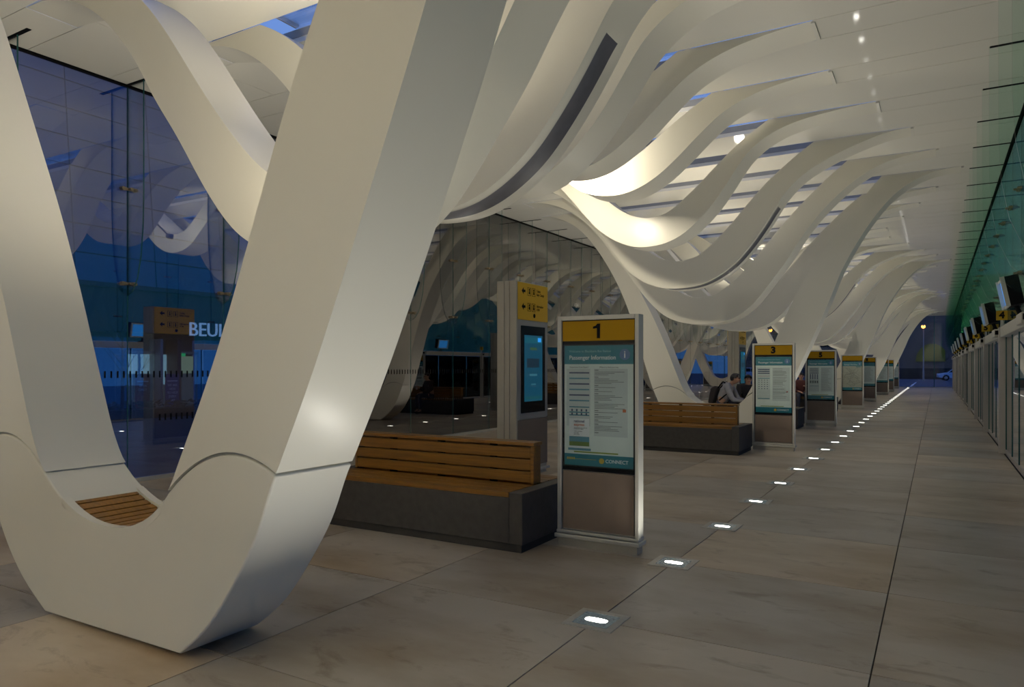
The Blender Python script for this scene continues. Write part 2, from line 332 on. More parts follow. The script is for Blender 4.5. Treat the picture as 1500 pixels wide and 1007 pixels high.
def pm(pts, y0, y1, m, name):
    bm = bmesh.new(); aprism(bm, pts, y0, y1, 'y'); bmesh.ops.recalc_face_normals(bm, faces=bm.faces)
    me = bpy.data.meshes.new(name); bm.to_mesh(me); bm.free(); me.materials.append(m); me.shade_smooth(); me.set_sharp_from_angle(angle=math.radians(35)); return me
V_LEGR = pm(legR, 0, RW, WHITE, 'leg'); V_LEGL = pm(legL, 0, RW, WHITE, 'leg'); V_FOOT = pm(foot, 0, RW, WHITE, 'foot')
def shrink(a, b, f): return (a[0]+(b[0]-a[0])*f, a[1]+(b[1]-a[1])*f)
coreR = arc(shrink(aR0, aR1, .05), shrink(aR1, aR0, .05), .15, off=.012) + arc(shrink(aR1, aR0, .05), shrink(aR0, aR1, .05), .15, off=-.012)
coreL = arc(shrink(aL0, aL1, .05), shrink(aL1, aL0, .05), .15, off=.012) + arc(shrink(aL1, aL0, .05), shrink(aL0, aL1, .05), .15, off=-.012)
V_CR = pm(coreR, .018, RW-.018, SEAM, 'seam'); V_CL = pm(coreL, .018, RW-.018, SEAM, 'seam')
rimp = [p for p in mid if SEAT0-.07 < p[0] < SEAT1+.07]
V_RF = pm(rimp + [(x, z-.045) for x, z in rimp][::-1], 0, .05, WHITE, 'seat_rim'); V_RB = pm(rimp + [(x, z-.045) for x, z in rimp][::-1], RW-.05, RW, WHITE, 'seat_rim')
SLATS = []
seat = [Vector(p) for p in spline([p for p in mid if SEAT0-.02 < p[0] < SEAT1+.02], .064)]
for a, b in zip(seat, seat[1:]):
    d = (b-a).normalized(); nr = Vector((-d.y, d.x)); nr = nr if nr.y > 0 else -nr
    q0 = a+d*.006-nr*.036; q1 = b-d*.006-nr*.036
    SLATS.append(pm([tuple(q0), tuple(q1), tuple(q1+nr*.022), tuple(q0+nr*.022)], .056, RW-.056, WOOD, 'seat_slat'))
def bev(o, w=.012):
    b = o.modifiers.new('bevel', 'BEVEL'); b.width = w; b.segments = 2; b.limit_method = 'ANGLE'; b.angle_limit = math.radians(50); b.harden_normals = True
DEEP = {1: 'deep waved', 2: 'waved', 3: 'gently waved', 4: 'shallow waved'}
for k in range(0, KN+1):
    t = rtype(k); y = yk(k); m = k % 9; grp = 'white wave ribs along the hall'
    if t == 0:
        n = k//9
        lab = ['nearest white V-shaped rib standing on the floor with a slatted seat', 'white V-shaped rib behind the second bench, man seated in it', 'third white V-shaped rib from the near end, beyond the sign numbered five', 'fourth white V-shaped rib from the near end', 'last white V-shaped rib before the far glass wall'][n]
        r = tag(empty('wave_rib', (0, y, 0)), lab, 'rib', grp)
        for me, nm in ((V_LEGR, 'leg'), (V_LEGL, 'leg'), (V_FOOT, 'foot')): bev(link(me, nm, None, r))
        link(V_CR, 'seam', None, r); link(V_CL, 'seam', None, r); f1 = link(V_RF, 'seat_rim', None, r); f2 = link(V_RB, 'seat_rim', None, r)
        if n < 2:
            for s in SLATS: link(s, 'seat_slat', None, r)
    else:
        if k == 0: continue
        where = f'{ordinal(m)} beyond the {["nearest", "second", "third", "fourth", "last"][k//9]} V'
        slot = ' with dark strip' if m in (2, 7) else ''
        r = tag(link(RIBG if m in (2, 7) else RIBM[t], 'wave_rib', None), f'white {DEEP[t]} roof rib{slot}, {where}', 'rib', grp)
        r.location = (0, y, 0)
        if k < 20: bev(r)

# ------------------------------------------------------------------ ceiling
ce = struct(empty('ceiling'))
PANM = {}
def panel(x0, x1, y0, y1, name='ceiling_panel', z0=ZC, z1=ZC+.16, m=None):
    key = (round(x0, 3), round(x1, 3), round(y1-y0, 3), name, z0, z1)
    if key not in PANM:
        bm = bmesh.new(); abox(bm, x0, x1, 0, y1-y0, z0, z1); bmesh.ops.recalc_face_normals(bm, faces=bm.faces)
        me = bpy.data.meshes.new(name); bm.to_mesh(me); bm.free(); me.materials.append(m or CEILW); PANM[key] = me
    o = bpy.data.objects.new(name, PANM[key]); COL.objects.link(o); o.parent = ce; o.location = (0, y0, 0); return o
for k in range(-6, KN+1):
    y = yk(k); g0, g1 = y+RW+.009, min(y+P-.009, YE)
    panel(XL+.0, -7.9, g0, g1); panel(-7.892, XR, g0, g1)
    panel(XL, XR, y-.0085, y-.0005, 'joint_backing', ZC+.06, ZC+.15, SEAM); panel(XL, XR, y+RW+.0005, y+RW+.0085, 'joint_backing', ZC+.06, ZC+.15, SEAM)
    if k < 0:
        panel(XL, -7.9, y, y+RW); panel(-7.892, XR, y, y+RW)
    else:
        t = rtype(k); xa, xb = XJ[t]; ta, tb = XT[t]
        panel(xa+.012, XR, y, y+RW); panel(XL, xb-.012, y, y+RW)
        panel(xa-.012, xa+.03, y+.02, y+RW-.02, 'joint_cover', ZC-.022, ZC+.01)
        panel(tb+.02, ta-.02, y-.03, y+RW+.03, 'skylight_pane', ZC+.165, ZC+.177, GL_S)
        n = 3
        for i in range(n+1):
            x = tb+(ta-tb)*i/n
            if k < 16: panel(x-.03, x+.03, y-.02, y+RW+.02, 'skylight_bar', ZC+.178, ZC+.21, POSTM)
        if k < 30 :
            panel(.54, XR, y+.235, y+.285, 'fin_channel', ZC-.006, ZC+.002, BLACKM); panel(XL, XL+.62, y+.235, y+.285, 'fin_channel', ZC-.006, ZC+.002, BLACKM)
panel(XR-.03, XR+.02, YB, YE, 'glazing_gasket', ZC-.03, ZC, BLACKM); panel(XL-.02, XL+.03, YB, YE, 'glazing_gasket', ZC-.03, ZC, BLACKM)

# ------------------------------------------------------------------ glass walls
def spider_mesh():
    bm = bmesh.new()
    for dy in (-.085, .085):
        for dz in (-.02, .02):
            tube(bm, (.03, 0, 0), (.03, dy, dz), .014, .011, 6); 
        tube(bm, (.0, dy, 0), (.06, dy, 0), .028, .022, 8)
    tube(bm, (.01, 0, 0), (.1, 0, 0), .018, .018, 6)
    bmesh.ops.recalc_face_normals(bm, faces=bm.faces); me = bpy.data.meshes.new('glass_clamp'); bm.to_mesh(me); bm.free(); me.materials.append(BRONZE); me.shade_smooth(); me.set_sharp_from_angle(angle=.7); return me
SPID = spider_mesh()
def fin_mesh(depth, m):
    zs = [(0, 2.50), (depth*.33, 2.56), (depth*.62, 2.72), (depth*.84, 3.02), (depth*.96, 3.4), (depth, 3.8), (depth, ZC), (0, ZC)]
    bm = bmesh.new(); aprism(bm, zs, -.009, .009, 'y')
    bm.faces.ensure_lookup_table()
    for f in bm.faces[2:]: f.material_index = 1
    bmesh.ops.recalc_face_normals(bm, faces=bm.faces)
    me = bpy.data.meshes.new('glass_fin'); bm.to_mesh(me); bm.free(); me.materials.append(m); me.materials.append(EDGE); return me
FL_ = fin_mesh(.36, FIN_L); FR_ = fin_mesh(.56, FIN_R)
wl = struct(empty('wall_left')); wr = struct(empty('wall_right'))
def add(me, name, parent, loc, rot=(0,0,0), sc=(1,1,1)):
    o = bpy.data.objects.new(name, me); COL.objects.link(o); o.parent = parent; o.location = loc; o.rotation_euler = rot; o.scale = sc; return o
def boxmesh(name, m, *b):
    bm = bmesh.new(); abox(bm, *b); bmesh.ops.recalc_face_normals(bm, faces=bm.faces); me = bpy.data.meshes.new(name); bm.to_mesh(me); bm.free(); me.materials.append(m); return me
PL = boxmesh('glass_pane', GL_L, XL-.006, XL+.006, .006, P-.006, .05, ZC-.03)
JL = boxmesh('pane_joint', EDGE, XL-.008, XL+.008, -.006, .006, .05, ZC-.03)
PU = boxmesh('upper_pane', GL_U, XR-.006, XR+.006, .006, P-.006, 2.27, ZC-.03)
for k in range(-6, KN+1):
    y = yk(k)+.26
    if y+P < YE+.6:
        add(PL, 'glass_pane', wl, (0, y, 0)); add(PU, 'upper_pane', wr, (0, y, 0))
    if k >= -1:
        add(JL, 'pane_joint', wl, (0, y, 0))
        add(FL_, 'glass_fin', wl, (XL+.008, y, 0)); add(FR_, 'glass_fin', wr, (XR-.008, y, 0), (0, 0, PI))
        if k < 26:
            for z in (2.66, 3.92): add(SPID, 'glass_clamp', wl, (XL+.006, y, z)); add(SPID, 'glass_clamp', wr, (XR-.006, y, z+.3), (0, 0, PI))
bl = struct(box('baseboard_left', ALUL, XL-.06, XL+.05, YB, YE, 0, .05))
# rows of small black marks on the left glass
bm = bmesh.new()
for z in (.85, 1.45):
    y = 2.0
    while y < 24:
        if int(y/1.5) % 2 == 0 or z > 1: abox(bm, XL+.007, XL+.009, y, y+.022, z-.045, z+.045)
        y += .085
o = finish(bm, 'safety_marks', BLACKM, wl); o['kind'] = 'stuff'

# right wall below the transom: automatic doors between posts
DY0 = 15.6; DP = 4.86
for i in range(-3, 10):
    y = DY0+DP*i
    d = struct(empty(f'door_{i+4}', (1.08, y, 0)))
    box('door_post', POSTM, -.12, .05, -.10, .06, 0, 2.26, d, .008)
    box('post_edge', EDGE, -.10, .02, .061, .10, 0, 2.08, d)
    box('door_header', ALUL, -.10, .10, .06, DP-.10, 2.08, 2.26, d, .008)
    box('header_end', ALUL, -.17, -.10, .2, .9, 2.10, 2.24, d, .01)
    for a, b_ in ((.10, 1.28), (1.29, 2.42), (2.43, 3.56), (3.57, DP-.105)):
        box('glass_leaf', GL_R, -.012, .0, a+.03, b_-.03, .07, 2.07, d)
        box('leaf_rail', POSTM, -.022, .012, a, b_, .02, .075, d)
        box('leaf_stile', EDGE, -.022, .012, b_-.03, b_, .07, 2.08, d)
    box('floor_track', BLACKM, -.05, -.03, .15, DP-.2, 0, .006, d)
    bm = bmesh.new(); tube(bm, (-.17, .02, 2.17), (-.12, .02, 2.17), .04, .04, 10); finish(bm, 'header_boss', BLACKM, d, 40)
struct(box('wall_back', CEILW, XL-.1, XR+.1, YB-.1, YB, 0, ZC+.2))
we = struct(empty('wall_end'))
for a, b_ in ((XL, -6.2), (-6.2, -3.1), (-3.1, -.15), (-.15, XR)):
    box('glass_pane', GL_E, a+.02, b_-.02, YE, YE+.012, .05, ZC, we); box('mullion', EDGE, b_-.02, b_+.02, YE-.02, YE+.03, 0, ZC, we)
box('sill_rail', POSTM, XL, XR, YE-.03, YE+.03, 0, .05, we)

# ------------------------------------------------------------------ floor lights
def make_floor_light():
    r = empty('floor_light', (0, 0, 0))
    bm = bmesh.new(); o_, i_ = .16, .115
    for (x0, x1, y0, y1) in ((-o_, o_, -o_, -i_), (-o_, o_, i_, o_), (-o_, -i_, -i_, i_), (i_, o_, -i_, i_)): abox(bm, x0, x1, y0, y1, .0005, .006)
    bmesh.ops.remove_doubles(bm, verts=bm.verts, dist=1e-4); finish(bm, 'frame', STEEL, r)
    box('lens', LENSG, -.115, .115, -.115, .115, .0005, .003, r)
    bm = bmesh.new(); n = 16
    pts = [(.072*abs(math.cos(a))**.6*(1 if math.cos(a) > 0 else -1), .033*abs(math.sin(a))**.7*(1 if math.sin(a) > 0 else -1)) for a in [2*PI*i/n for i in range(n)]]
    aprism(bm, pts, .003, .005, 'z'); finish(bm, 'lamp', LAMP, r)
    ld = bpy.data.lights.new('floor_light_beam', 'AREA'); ld.shape = 'DISK'; ld.size = .12; ld.energy = FLOOR_LAMP; ld.color = (1, .965, .87); ld.spread = math.radians(138)
    lo = bpy.data.objects.new('beam', ld); COL.objects.link(lo); lo.parent = r; lo.location = (0, 0, .012); lo.rotation_euler = (PI, 0, 0)
    return r
fl0 = make_floor_light()
first = True
for row, x in enumerate((-1.79, -6.30)):
    for i in range(-4, 39):
        y = 4.035+P*i
        if y > YE-.5 or (row == 1 and i > 33): break
        o = fl0 if first else copy_tree(fl0); first = False
        o.location = (x, y, 0)
        if row: lab = f'square floor light of the row beside the left glass wall, {ordinal(i+5)} from the near end'
        elif i < 0: lab = f'square floor light near the nearest V-shaped rib, {ordinal(-i)} behind the viewpoint side'
        elif i == 0: lab = 'nearest square floor light, glowing in front of the sign numbered one'
        elif i == 1: lab = 'square floor light glowing beside the foot of the sign numbered one'
        else: lab = f'glowing square floor light, {ordinal(i+1)} from the near end of the row'
        tag(o, lab, 'floor light', 'square floor lights by the left glass' if row else 'square lights in the floor line')

# ------------------------------------------------------------------ stop signs
def grid_print(name, w, h, rects, mats, parent, loc, rot=FRONT, base=0):
    """one connected sheet, cut along every printed block; rects = (x0,x1,z0,z1,material index), metres from the lower left corner"""
    X = sorted({0, w} | {round(v, 4) for r in rects for v in r[:2] if 0 < v < w}); Z = sorted({0, h} | {round(v, 4) for r in rects for v in r[2:4] if 0 < v < h})
    bm = bmesh.new(); G = [[bm.verts.new((x, z, 0)) for z in Z] for x in X]
    for i in range(len(X)-1):
        for j in range(len(Z)-1):
            cx, cz = (X[i]+X[i+1])/2, (Z[j]+Z[j+1])/2; mi = base
            for r in rects:
                if r[0] <= cx <= r[1] and r[2] <= cz <= r[3]: mi = r[4]
            bm.faces.new([G[i][j], G[i+1][j], G[i+1][j+1], G[i][j+1]]).material_index = mi
    return finish(bm, name, mats, parent, loc=loc, rot=rot)
PM = [PAPER, TEAL, PAPER2, NAVY, SKYB, INK, LIME, ORANGE, RED, WHITEP, GOLD, MAPTAN, TAUPE, pbr('grass_print', (.12, .2, .03), .5)]
def stop_sign(x0, y, num, style, label, detail=2, tilt=0):
    r = tag(empty('stop_sign', (x0, y, 0), tilt), label, 'sign', 'information signs along the floor lights')
    w, d = .75, .11
    # body
    bm = bmesh.new(); abox(bm, 0, .035, 0, d, .10, 1.99); abox(bm, w-.035, w, 0, d, .10, 1.99); abox(bm, .035, w-.035, 0, d, 1.955, 1.99); abox(bm, .035, w-.035, .045, d, .10, 1.955)
    finish(bm, 'frame', ALUL, r, bevel=.004)
    box('plinth', ALU, .012, w-.012, -.005, d+.005, 0, .085, r)
    box('base_rail', ALUL, -.015, w+.015, -.03, d+.03, .07, .105, r, .006); box('base_rail', ALUL, -.002, w+.002, -.012, d+.012, .112, .135, r, .004)
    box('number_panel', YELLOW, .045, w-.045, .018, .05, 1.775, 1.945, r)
    box('surround', BLACK, .036, w-.036, .03, .046, .655, 1.955, r); 
    box('lower_panel', TAUPE, .048, w-.048, .016, .05, .15, .65, r)
    if num == '1': prism('number', BLACKM, [(w/2-.012+a, 1.857+b) for a, b in ((.035, -.062), (.035, .062), (.010, .062), (-.004, .046), (-.030, .038), (-.030, .020), (.006, .024), (.006, -.062))], .0155, .0175, 'y', r)
    elif num: text('number', num, .165, (w/2, .0165, 1.857), FRONT, BLACKM, r, off=.009, sx=1.05)
    if detail == 0:
        pw, ph = .60, 1.0
    # poster: 0.63 wide, 1.03 high
    pw, ph = .635, 1.035; px, pz = .058, .70; T = []
    T.append((0, pw, ph-.16, ph, 1)); T.append((0, pw, 0, .10, 1))
    if style == 'times':
        T.append((.02, .245, .34, ph-.20, 2)); T.append((.28, pw-.05, .26, ph-.20, 2))
        for i in range(6): z = ph-.235-i*.048; T.append((.045, .235, z-.006, z+.006, 3 if i % 2 == 0 else 4))
        for z in (.50, .455, .43): T.append((.045, .235, z, z+.009, 1))
        for z in (.475, .442):
            for i in range(4): T.append((.065+i*.045, .08+i*.045, z-.008, z+.012, 3))
        T.append((.045, .235, .145, .405, 9)); T.append((.045, .235, .20, .25, 4)); T.append((.045, .235, .168, .205, 13))
        T.append((.035, .25, .13, .15, 4)); T.append((.09, .50, .112, .124, 6))
        z = ph-.215
        while z > .28:
            n = random.choice([1, 2, 3, 4, 4])
            T.append((.285, .32, z, z+.006, 5)); z -= .014
            for _ in range(n):
                if z < .28: break
                T.append((.285, .285+random.uniform(.12, .28), z, z+.004, 5)); z -= .0125
            z -= .008
        T.append((pw-.095, pw-.065, .47, .495, 7))
        T.append((.02, .30, .055, .058, 10))
        for i in range(4): T.append((.025+i*.02, .038+i*.02, .05, .07, 10))
    elif style == 'grid':
        T.append((.02, .26, .24, ph-.20, 2)); T.append((.30, pw-.03, .22, ph-.20, 2))
        for i in range(3): z = ph-.235-i*.035; T.append((.04, .25, z-.009, z+.009, 3))
        T.append((.04, .25, ph-.36, ph-.355, 8)); T.append((.04, .25, ph-.405, ph-.395, 1))
        for i in range(4):
            for j in range(5): T.append((.05+i*.05, .068+i*.05, ph-.44-j*.04, ph-.425-j*.04, 5 if j < 3 else 3))
        T.append((.04, .25, .25, .265, 1)); T.append((.09, .50, .112, .124, 6))
        z = ph-.225
        while z > .25:
            T.append((.31, .31+random.uniform(.16, .27), z, z+.005, 5)); z -= random.choice([.016, .016, .03])
        T.append((pw-.09, pw-.06, .38, .4, 8))
    elif style == 'columns':
        T.append((.03, .28, .2, ph-.2, 2)); T.append((.32, pw-.03, .2, ph-.2, 2))
        for i in range(5): z = ph-.23-i*.032; T.append((.05, .26, z-.007, z+.007, 3))
        for i in range(4): T.append((.06+i*.055, .08+i*.055, .52, .66, 3)); T.append((.055+i*.055, .09+i*.055, .42, .49, 5))
        T.append((.05, .27, .34, .35, 1)); T.append((.09, .5, .112, .124, 6))
        z = ph-.23
        while z > .22: T.append((.33, .33+random.uniform(.15, .25), z, z+.006, 5)); z -= .03
    elif style == 'map':
        T.append((0, pw, .10, ph-.16, 11)); T.append((pw-.2, pw-.04, ph-.2, ph-.175, 1))
    elif style == 'lines':
        T.append((.03, .17, .15, ph-.18, 2)); T.append((.2, pw-.03, .15, ph-.18, 2))
        z = ph-.22
        while z > .2: T.append((.23, .23+random.uniform(.2, .33), z, z+.007, 5)); z -= .034
    po = grid_print('poster', pw, ph, T, PM, r, (px, .0275, pz))
    box('cover_glass', glass_cover, px-.008, px+pw+.008, .019, .021, pz-.01, pz+ph+.01, r)
    fz = .0262
    if detail >= 1:
        text('heading', 'Passenger Information', .052, (px+.045, fz, pz+ph-.105), FRONT, WHITEP, r, 'LEFT', .0006, sx=.93)
        text('heading', 'Welcome to Blackburn Bus Station', .028, (px+.045, fz, pz+ph-.05), FRONT, SKYB2, r, 'LEFT', .0004, sx=.98)
        bm = bmesh.new(); n = 20; aprism(bm, [(.047*math.cos(2*PI*i/n), .047*math.sin(2*PI*i/n)) for i in range(n)], -.001, .001, 'y')
        e = finish(bm, 'emblem', INFO, r, loc=(px+pw-.075, fz, pz+ph-.08)); text('letter', 'i', .085, (px+pw-.075, fz-.0015, pz+ph-.082), FRONT, WHITEP, r, off=.001)
        text('footer', 'CONNECT', .042, (px+.385, fz, pz+.05), FRONT, WHITEP, r, 'LEFT', .0006)
        bm = bmesh.new(); n = 14; aprism(bm, [(.024*math.cos(2*PI*i/n), .024*math.sin(2*PI*i/n)) for i in range(n)], -.001, .001, 'y'); finish(bm, 'emblem', GOLD, r, loc=(px+.35, fz, pz+.05))
        if style == 'times':
            text('print', 'Departures from Stand 1', .018, (px+.05, fz, pz+ph-.187), FRONT, INK, r, 'LEFT'); text('print', 'Where to find your bus', .018, (px+.33, fz, pz+ph-.187), FRONT, INK, r, 'LEFT')
            text('print', 'national', .032, (px+.14, fz, pz+.382), FRONT, NAVY, r, off=.0005); text('print', 'express', .032, (px+.14, fz, pz+.352), FRONT, ORANGE, r, off=.0005)
            for i, z in enumerate((.325, .315, .295, .28, .268)):
                text('print', ['The national coach network', 'serving every region', 'Tickets and times', 'Timetables', 'Book online'][i], .011, (px+.09, fz, pz+z), FRONT, INK, r, 'LEFT')
    if style == 'map':
        bm = bmesh.new(); rnd = random.Random(4)
        def road(p, a, n):
            for _ in range(n):
                q = (p[0]+math.cos(a)*.05, p[1]+math.sin(a)*.05)
                if not (.03 < q[0] < pw-.03 and .13 < q[1] < ph-.19): break
                dx, dz = -(q[1]-p[1])*.06, (q[0]-p[0])*.06
                aprism(bm, [(p[0]-dx, p[1]-dz), (p[0]+dx, p[1]+dz), (q[0]+dx, q[1]+dz), (q[0]-dx, q[1]-dz)], 0, .0008, 'y')
                p = q; a += rnd.uniform(-.5, .5)
        for i in range(16): road((pw*.5+rnd.uniform(-.06, .06), ph*.58+rnd.uniform(-.05, .05)), i*PI/8, 9)
        for i in range(8): road((pw*.35+rnd.uniform(-.1, .25), ph*.25), i*PI/4, 5)
        o = finish(bm, 'map_roads', INK, r, loc=(px, .0262, pz)); o['kind'] = 'stuff'
    return r
glass_cover = glass('poster_cover', (.97, .985, .985), .012, .5)
INFO = pbr('info_blue', (.10, .20, .42), .4, var=.1); SKYB2 = pbr('print_pale_blue', (.25, .50, .56), .5)
SIGNS = [(-2.855, 5.60, '1', 'times', 'nearest information sign, yellow top numbered one', 2),
         (-2.985, 13.92, '3', 'grid', 'information sign with yellow top numbered three, at the end of the second bench', 2),
         (-2.985, 20.25, '5', 'columns', 'information sign with yellow top numbered five', 1),
         (-3.02, 28.8, '', 'map', 'sign with blank yellow top and a road map poster', 1),
         (-3.05, 35.6, '8', 'lines', 'information sign with yellow top numbered eight', 0),
         (-3.02, 44.6, '9', 'lines', 'information sign with yellow top numbered nine', 0),
         (-3.0, 50.0, '11', 'lines', 'small distant sign directly beyond the sign numbered nine', 0),
         (-3.05, 58.0, '12', 'lines', 'farthest information sign, next to the end glass wall', 0)]
for s in SIGNS: stop_sign(*s)

# ------------------------------------------------------------------ benches
def make_bench():
    r = empty('slatted_bench', (0, 0, 0)); L = 2.40; D = 1.02
    box('plinth', CONCD, .02, L-.02, .02, D-.02, 0, .07, r)
    bm = bmesh.new(); abox(bm, 0, .13, 0, D, .07, .50); abox(bm, L-.13, L, 0, D, .07, .50); abox(bm, .13, L-.13, 0, D, .07, .455)
    finish(bm, 'base', CONC, r, bevel=.006)
    for i in range(3):
        for s in (0, 1):
            y0 = .0+i*.145 if s == 0 else D-.145*(i+1)
            box('seat_board', WOOD, .135, L-.135, y0+.004, y0+.139, .456, .502, r, .004)
    yb = .445
    for i in range(3):
        z = .515+i*.108
        box('back_board', WOOD, .17, L-.17, yb, yb+.03, z, z+.096, r, .004)
        box('back_board', WOOD, .17, L-.17, yb+.105, yb+.135, z, z+.096, r, .004)
    box('back_cap', WOOD, .13, L-.13, yb-.015, yb+.15, .845, .875, r, .004)
    for x in (.14, L-.17): box('end_post', WOOD, x, x+.03, yb, yb+.135, .503, .842, r, .003)
    for x in (.6, 1.2, 1.8): box('bracket', BLACKM, x-.02, x+.02, yb+.031, yb+.104, .46, .845, r)
    return r
b0 = make_bench()
BEN = [(5.15, 'nearest wooden bench on dark concrete, in front of the tall screen totem'), (12.74, 'second wooden bench, ending at the sign numbered three'), (18.9, 'third wooden bench, behind the seated man'), (26.3, 'fourth wooden bench from the near end, beyond the sign numbered five'), (32.4, 'farthest wooden bench, half hidden by far signs')]
for i, (y, lab) in enumerate(BEN):
    o = b0 if i == 0 else copy_tree(b0); o.location = (-5.35, y, 0); tag(o, lab, 'bench', 'wooden benches on dark concrete bases')

# ------------------------------------------------------------------ screen totems
def totem(y, lab):
    r = tag(empty('screen_totem', (-5.31, y, 0)), lab, 'sign', 'tall screen totems'); d, l, h = .32, .92, 2.75
    bm = bmesh.new(); abox(bm, .0, d-.02, .06, l, .08, h); finish(bm, 'body', ALU, r, bevel=.006)
    for a, b_ in ((0, .115), (.12, .2), (.205, d-.005)): box('end_cladding', ALU, a, b_, 0, .062, .08, h, r, .004)
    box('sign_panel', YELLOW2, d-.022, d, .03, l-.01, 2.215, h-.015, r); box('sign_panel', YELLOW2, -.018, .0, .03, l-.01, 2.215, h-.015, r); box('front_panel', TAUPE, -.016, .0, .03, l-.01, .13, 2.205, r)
    box('front_panel', ALUL if 0 else GREYP, d-.022, d-.004, .03, l-.01, .82, 2.205, r); box('lower_panel', TAUPE, d-.022, d-.004, .03, l-.01, .13, .805, r)
    box('bezel', BLACK, d-.006, d+.006, .12, l-.10, .90, 2.13, r); box('screen', SCREEN2, d+.0062, d+.008, .20, l-.19, 1.06, 2.0, r)
    grid_print('screen_image', .50, .88, [(0, .5, .80, .88, 0), (.15, .35, .70, .74, 1), (.06, .42, .45, .58, 2), (.14, .36, .33, .36, 3), (.18, .32, .2, .22, 3), (0, .5, 0, .04, 4), (.38, .48, .82, .88, 5)],
               [SCR_A, SCR_B, SCR_C, SCR_D, SCR_E, SCREEN, SCR_F], r, (d+.009, .21, 1.09), SIDE, base=6)
    box('base_rail', STEEL, -.02, d+.03, -.02, l+.02, .05, .085, r, .004); prism('foot', STEEL, [(0, 0), (d+.0, 0), (d-.04, .05), (.03, .05)], .02, l-.02, 'y', r)
    for X in (d+.0006, -.0196):
        for i, z in enumerate((2.62, 2.40)):
            bm = bmesh.new(); aprism(bm, [(.135, z), (.19, z+.05), (.19, z+.018), (.24, z+.018), (.24, z-.018), (.19, z-.018), (.19, z-.05)], X-.001, X+.001, 'x'); finish(bm, 'arrow', BLACKM, r)
            for q in range(2):
                y0 = .30+q*.13
                bm = bmesh.new()
                for (a, b_, c, e) in ((0, .1, .052, .058), (0, .1, -.058, -.052), (0, .007, -.058, .058), (.093, .1, -.058, .058)): abox(bm, X-.001, X+.0008, y0+a, y0+b_, z+c, z+e)
                tube(bm, (X, y0+.05, z-.035), (X, y0+.05, z+.01), .014, .010, 6); tube(bm, (X, y0+.05, z+.015), (X, y0+.05, z+.04), .012, .012, 6)
                finish(bm, 'pictogram', BLACKM, r)
        if X > 0:
         for s, z in (('Toilets', 2.645), ('Baby Change', 2.595), ('Information', 2.425), ('ATM', 2.375)): text('wording', s, .05, (X, .57, z), SIDE, BLACKM, r, 'LEFT', .0006, sx=.85)
        else:
         for s, z in (('Toilets', 2.645), ('Baby Change', 2.595), ('Information', 2.425), ('ATM', 2.375)): text('wording', s, .05, (X-.001, .57, z), SIDE, BLACKM, r, 'LEFT', .0006, sx=.85)
        bm = bmesh.new(); tube(bm, (X-.002, .50, 2.285), (X+.002, .50, 2.285), .032, .032, 16); finish(bm, 'emblem', BLACKM, r)
    return r
GREYP = pbr('grey_face_panel', (.30, .29, .27), .4, var=.02)
SCR_A = emit('screen_teal', (.008, .13, .19), .55); SCR_B = emit('screen_olive', (.05, .12, .06), .55); SCR_C = emit('screen_dark', (.01, .035, .06), .55); SCR_D = emit('screen_pale', (.05, .2, .27), .55); SCR_E = emit('screen_foot', (.008, .10, .12), .55); SCR_F = emit('screen_blue', (.006, .085, .15), .55)
totem(8.56, 'tall screen totem with yellow arrow panel behind the nearest bench')
totem(21.5, 'distant tall screen totem seen through the second V-shaped rib')

# ------------------------------------------------------------------ monitors and door number plates
def make_monitor():
    r = empty('departure_monitor', (0, 0, 0)); th = math.radians(11)
    piv = empty('casing_tilt'); 
    bm = bmesh.new(); abox(bm, -.075, .085, 0, .74, -.20, .20);
    bmesh.ops.rotate(bm, verts=bm.verts, cent=(0,0,0), matrix=Matrix.Rotation(-th, 3, 'Y')); finish(bm, 'casing', BLACKM, r)
    bm = bmesh.new()
    for q in ((-.128, -.075, -.003, .025, -.205, .205), (-.128, -.075, .715, .743, -.205, .205), (-.10, -.075, .025, .715, .17, .205), (-.10, -.075, .025, .715, -.205, -.17)): abox(bm, *q)
    bmesh.ops.remove_doubles(bm, verts=bm.verts, dist=1e-4); bmesh.ops.rotate(bm, verts=bm.verts, cent=(0,0,0), matrix=Matrix.Rotation(-th, 3, 'Y')); finish(bm, 'bezel', ALUL, r)
    bm = bmesh.new(); abox(bm, -.079, -.075, .035, .705, -.17, .17); bmesh.ops.rotate(bm, verts=bm.verts, cent=(0,0,0), matrix=Matrix.Rotation(-th, 3, 'Y')); finish(bm, 'screen', SCREEN, r)
    bm = bmesh.new(); tube(bm, (.05, .45, -.16), (.11, .45, -.32), .03, .03, 8); abox(bm, .08, .17, .36, .54, -.342, -.312); finish(bm, 'bracket', BLACKM, r)
    bpy.data.objects.remove(piv)
    return r
m0 = make_monitor()
for i in range(9):
    o = m0 if i == 0 else copy_tree(m0)
    o.location = (.905, 11.85+4.8*i, 2.60)
    tag(o, ['nearest tilted black monitor above the glass doors', ][0] if i == 0 else f'tilted black monitor above the glass doors, {ordinal(i+1)} from the near end', 'monitor', 'monitors over the doors')
NW = ['four','five','six','seven','eight','nine','ten','eleven','twelve']
for i in range(9):
    n = 4+i; y = DY0+DP*i
    r = tag(empty('door_number_plate', (1.01, y-.03, 2.26)), f'small yellow door plate numbered {NW[i]}, above the right-hand doors', 'sign', 'yellow door number plates')
    box('stem', STEEL, -.02, .02, -.01, .01, 0, .14, r); box('plate', YELLOW2, -.085, .085, -.012, .012, .13, .30, r)
    text('number', str(n), .16 if n < 10 else .13, (0, -.0135, .215), FRONT, BLACKM, r, off=.008)

